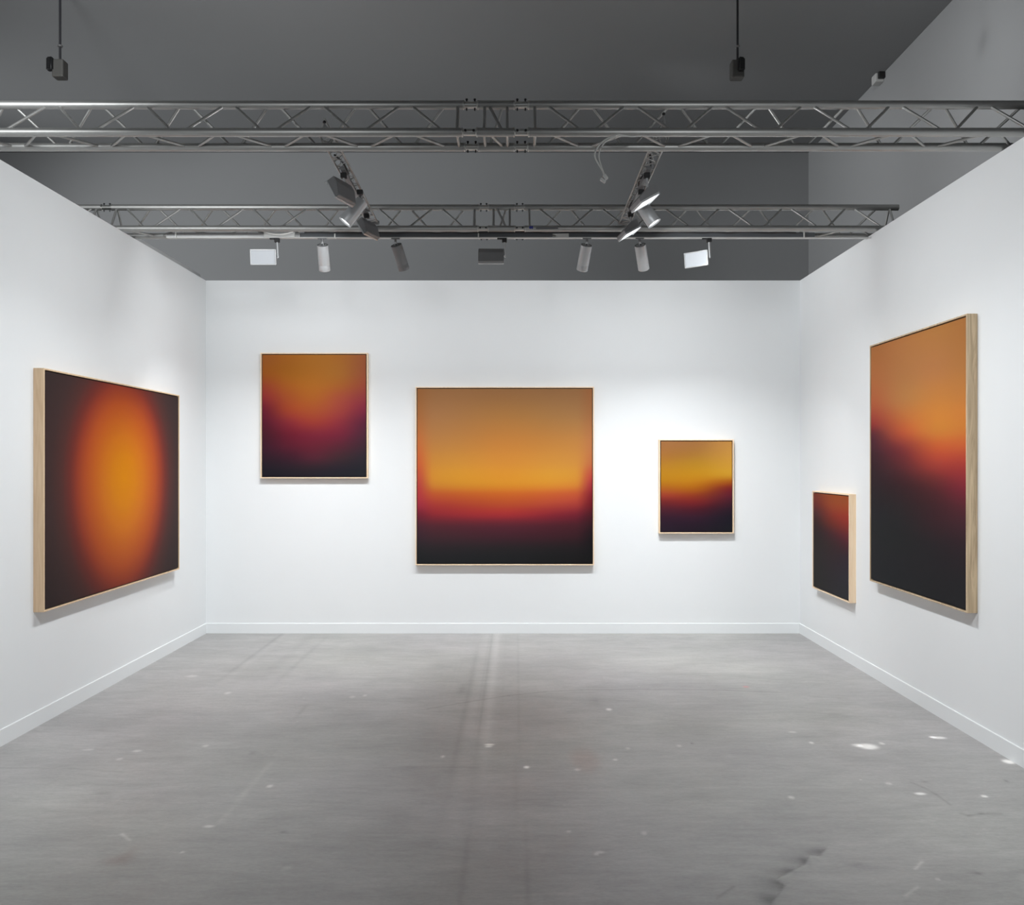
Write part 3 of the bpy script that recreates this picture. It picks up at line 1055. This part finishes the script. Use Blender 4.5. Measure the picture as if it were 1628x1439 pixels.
def washer(label, origin, yaw, pitch, roll, lit_front, stem=0.125, side=1, bar=-0.06, scale=1.0, head_drop=0.0, face_m='diffuser', group='box wall-washer lamps', off=None):
    """flat box floodlight on a stem. local: face looks along -Y when yaw=0 (lit_front) ; stem at the +x end"""
    t = thing('wall_washer_lamp', label, 'floodlight', origin, (0, 0, 0), group)
    track_adapter(t, 0.0, bar)
    hw, hh, dp = 0.105 * scale, 0.060 * scale, 0.045 * scale
    Rz = Matrix.Rotation(yaw, 4, 'Z')
    hc = Vector((0, 0, -stem - 0.034))
    mt = Matrix.Translation(hc) @ Rz @ Matrix.Rotation(roll, 4, 'Y') @ Matrix.Translation(((-side * (hw + 0.006)) if off is None else off * hw, 0, 0)) @ Matrix.Rotation(pitch, 4, 'X')
    bm = bmesh.new()
    path_tube(bm, [(0, 0, -0.030), (0.001, 0, -0.06), (0.004, 0, -stem), (0.007, 0, -stem - 0.034)], 0.0075, 10)
    tube(bm, (0.007, 0, -stem - 0.030), mt @ Vector(((side * hw * 0.98) if off is None else -off * hw, dp * 0.5, 0)), 0.007, 8)
    link_mesh('stem', bm, M['silver'], t, True)
    # housing: wedge, thicker at the top
    bm = bmesh.new()
    tt = bmesh.new()
    pr = [(-dp * 0.2, hh), (dp, hh), (dp, hh * 0.2), (dp * 0.35, -hh), (-dp * 0.2, -hh)]
    a_ = [tt.verts.new((-hw, y, z)) for y, z in pr]
    b_ = [tt.verts.new((hw, y, z)) for y, z in pr]
    for i in range(len(pr)):
        j = (i + 1) % len(pr)
        tt.faces.new((a_[i], a_[j], b_[j], b_[i]))
    tt.faces.new(a_)
    tt.faces.new(b_[::-1])
    bmesh.ops.recalc_face_normals(tt, faces=tt.faces)
    bmesh.ops.bevel(tt, geom=list(tt.edges), offset=0.003, segments=2, affect='EDGES')
    merge(bm, tt, mt)
    link_mesh('housing', bm, M['greylamp'], t)
    # rim around the open face
    bm = bmesh.new()
    rw = 0.006
    y0, y1 = -dp * 0.2 - 0.010, -dp * 0.2 + 0.002
    box(bm, -hw - 0.002, -hw + rw, y0, y1, -hh, hh, mt)
    box(bm, hw - rw, hw + 0.002, y0, y1, -hh, hh, mt)
    box(bm, -hw, hw, y0, y1, -hh - 0.002, -hh + rw, mt)
    box(bm, -hw, hw, y0 - 0.006, y1, hh - rw, hh + 0.003, mt)
    link_mesh('rim', bm, M['silver'], t)
    bm = bmesh.new()
    box(bm, -hw + rw, hw - rw, -dp * 0.2 - 0.004, -dp * 0.2 + 0.001, -hh + rw, hh - rw, mt)
    link_mesh('lens', bm, M[face_m], t)
    return t


TZ = CZ + 1.868
washer('box floodlight with a pale lit face, hung at the left end of the rear track', ((441 - 820) / 190.9, YR - 0.02, TZ), 0.0, math.radians(6), 0.0, True)
washer('grey box floodlight seen from behind, hung at the middle of the rear track', ((802 - 820) / 190.9, YR - 0.02, TZ), PI, math.radians(34), 0.0, False, side=-1, face_m='glow')
washer('box floodlight with a pale lit face turned aside, right end of rear track', ((1127 - 820) / 190.9, YR - 0.02, TZ), math.radians(-38), math.radians(6), 0.0, True)

RZ = CZ + 1.928
RG = 'floodlights on the lattice rails'
washer('large grey floodlight, nearer one on the left lattice rail', (-1.145, 5.86, RZ), math.radians(250), math.radians(30), 0, False, stem=0.105, bar=0, scale=1.08, face_m='glow', off=0.25, group=RG)
washer('grey floodlight, farther one on the left lattice rail', (-1.155, 6.82, RZ), math.radians(250), math.radians(35), 0, False, stem=0.085, bar=0, scale=1.0, face_m='glow', off=-0.2, group=RG)
washer('floodlight with a bright edge, nearer one on the right lattice rail', (0.872, 5.86, RZ), math.radians(98), math.radians(60), 0, False, stem=0.13, bar=0, scale=1.15, face_m='glow', off=0.55, group=RG)
washer('floodlight with a bright edge, farther one on the right lattice rail', (0.885, 6.78, RZ), math.radians(98), math.radians(60), 0, False, stem=0.10, bar=0, scale=1.1, face_m='glow', off=0.55, group=RG)


def drum_lamp(label, origin, direction, length=0.17, r=0.048):
    t = thing('drum_spotlight', label, 'spotlight', origin, (0, 0, 0), 'short drum spotlights on the lattice rails')
    track_adapter(t, 0.0, 0)
    d = Vector(direction).normalized()
    c0 = Vector((0, 0, -0.10))
    bm = bmesh.new()
    tube(bm, (0, 0, -0.03), c0, 0.007, 10)
    link_mesh('stem', bm, M['greylamp'], t, True)
    mt = Matrix.Translation(c0) @ d.to_track_quat('Z', 'Y').to_matrix().to_4x4()
    bm = bmesh.new()
    lathe(bm, [(r * 0.6, -0.03), (r * 0.92, -0.028), (r * 0.95, 0.05), (r, 0.06), (r * 1.06, length), (r * 1.0, length), (r * 0.86, length - 0.02)], mt, 32)
    link_mesh('body', bm, M['silver'], t, True)
    bm = bmesh.new()
    tube(bm, mt @ Vector((0, 0, length - 0.014)), mt @ Vector((0, 0, length - 0.010)), r * 0.88, 24)
    link_mesh('lens', bm, M['glow'], t)


drum_lamp('shiny short drum spotlight aimed at the left wall', (-1.10, 6.22, RZ), (-0.62, -0.1, -0.8))
drum_lamp('shiny short drum spotlight aimed at the right wall', (0.885, 6.22, RZ), (0.55, -0.1, -0.85))

# ------------------------------------------------------------------ pendants from the hall ceiling


def pendant(label, x, Y, cap_side, ybox):
    c = at(x, ybox, Y)
    t = thing('hanging_sensor', label, 'ceiling device', (c.x, c.y, c.z), (0, 0, 0), 'devices hanging on rods from the hall ceiling')
    bm = bmesh.new()
    tube(bm, (0, 0, 0.05), (0, 0, HZ - c.z), 0.010, 12)
    link_mesh('rod', bm, M['rod'], t, True)
    bm = bmesh.new()
    lathe(bm, [(0.010, 0.175), (0.022, 0.178), (0.022, 0.190), (0.010, 0.193)], None, 16)
    link_mesh('collar', bm, M['alu_dark'], t, True)
    bm = bmesh.new()
    s = cap_side
    box(bm, -0.05 if s < 0 else -0.06, 0.05, -0.05, 0.05, -0.10, 0.055, None, 0.012)
    link_mesh('housing', bm, M['pbox'], t)
    bm = bmesh.new()
    ctr = (-0.062, -0.045, 0.008) if s < 0 else (0.016, -0.062, 0.004)
    if s < 0:
        mt = Matrix.Translation(ctr) @ Matrix.Rotation(math.radians(-12), 4, 'Z') @ Matrix.Rotation(PI / 2, 4, 'X')
    else:
        mt = Matrix.Translation(ctr) @ Matrix.Rotation(math.radians(10), 4, 'Z') @ Matrix.Rotation(PI / 2, 4, 'X')
    t2 = bmesh.new()
    bmesh.ops.create_cube(t2, size=1)
    for v_ in t2.verts:
        v_.co = Vector((v_.co.x * 0.060, v_.co.y * 0.118, v_.co.z * 0.05))
    bmesh.ops.bevel(t2, geom=list(t2.edges), offset=0.012, segments=3, affect='EDGES')
    merge(bm, t2, mt)
    o = link_mesh('cap', bm, M['black'], t, True)
    o['label'] = 'black round-edged cap'
    bm = bmesh.new()
    lathe(bm, [(0.01, HZ - c.z - 0.02), (0.05, HZ - c.z - 0.02), (0.05, HZ - c.z), (0.01, HZ - c.z)], None, 24)
    link_mesh('ceiling_plate', bm, M['rod'], t)


pendant('grey device with a black cap at its left, on a rod at top left', 95.5, 7.7, -1, 107)
pendant('grey device with a black cap in front, on a rod at top right', 1172.5, 7.7, 1, 108)

c = at(1395, 114, 9.6)
t = thing('ceiling_sensor', 'tiny pale box where the hall ceiling meets the right hall wall', 'ceiling device', (HX - 0.05, c.y, HZ - 0.05), (0, 0, 0))
bm = bmesh.new()
box(bm, -0.04, 0.05, -0.06, 0.06, -0.045, 0.05, None, 0.008)
link_mesh('housing', bm, M['whitebox'], t)
bm = bmesh.new()
box(bm, -0.02, 0.05, -0.10, -0.058, -0.02, 0.05, None, 0.008)
link_mesh('cap', bm, M['black'], t)
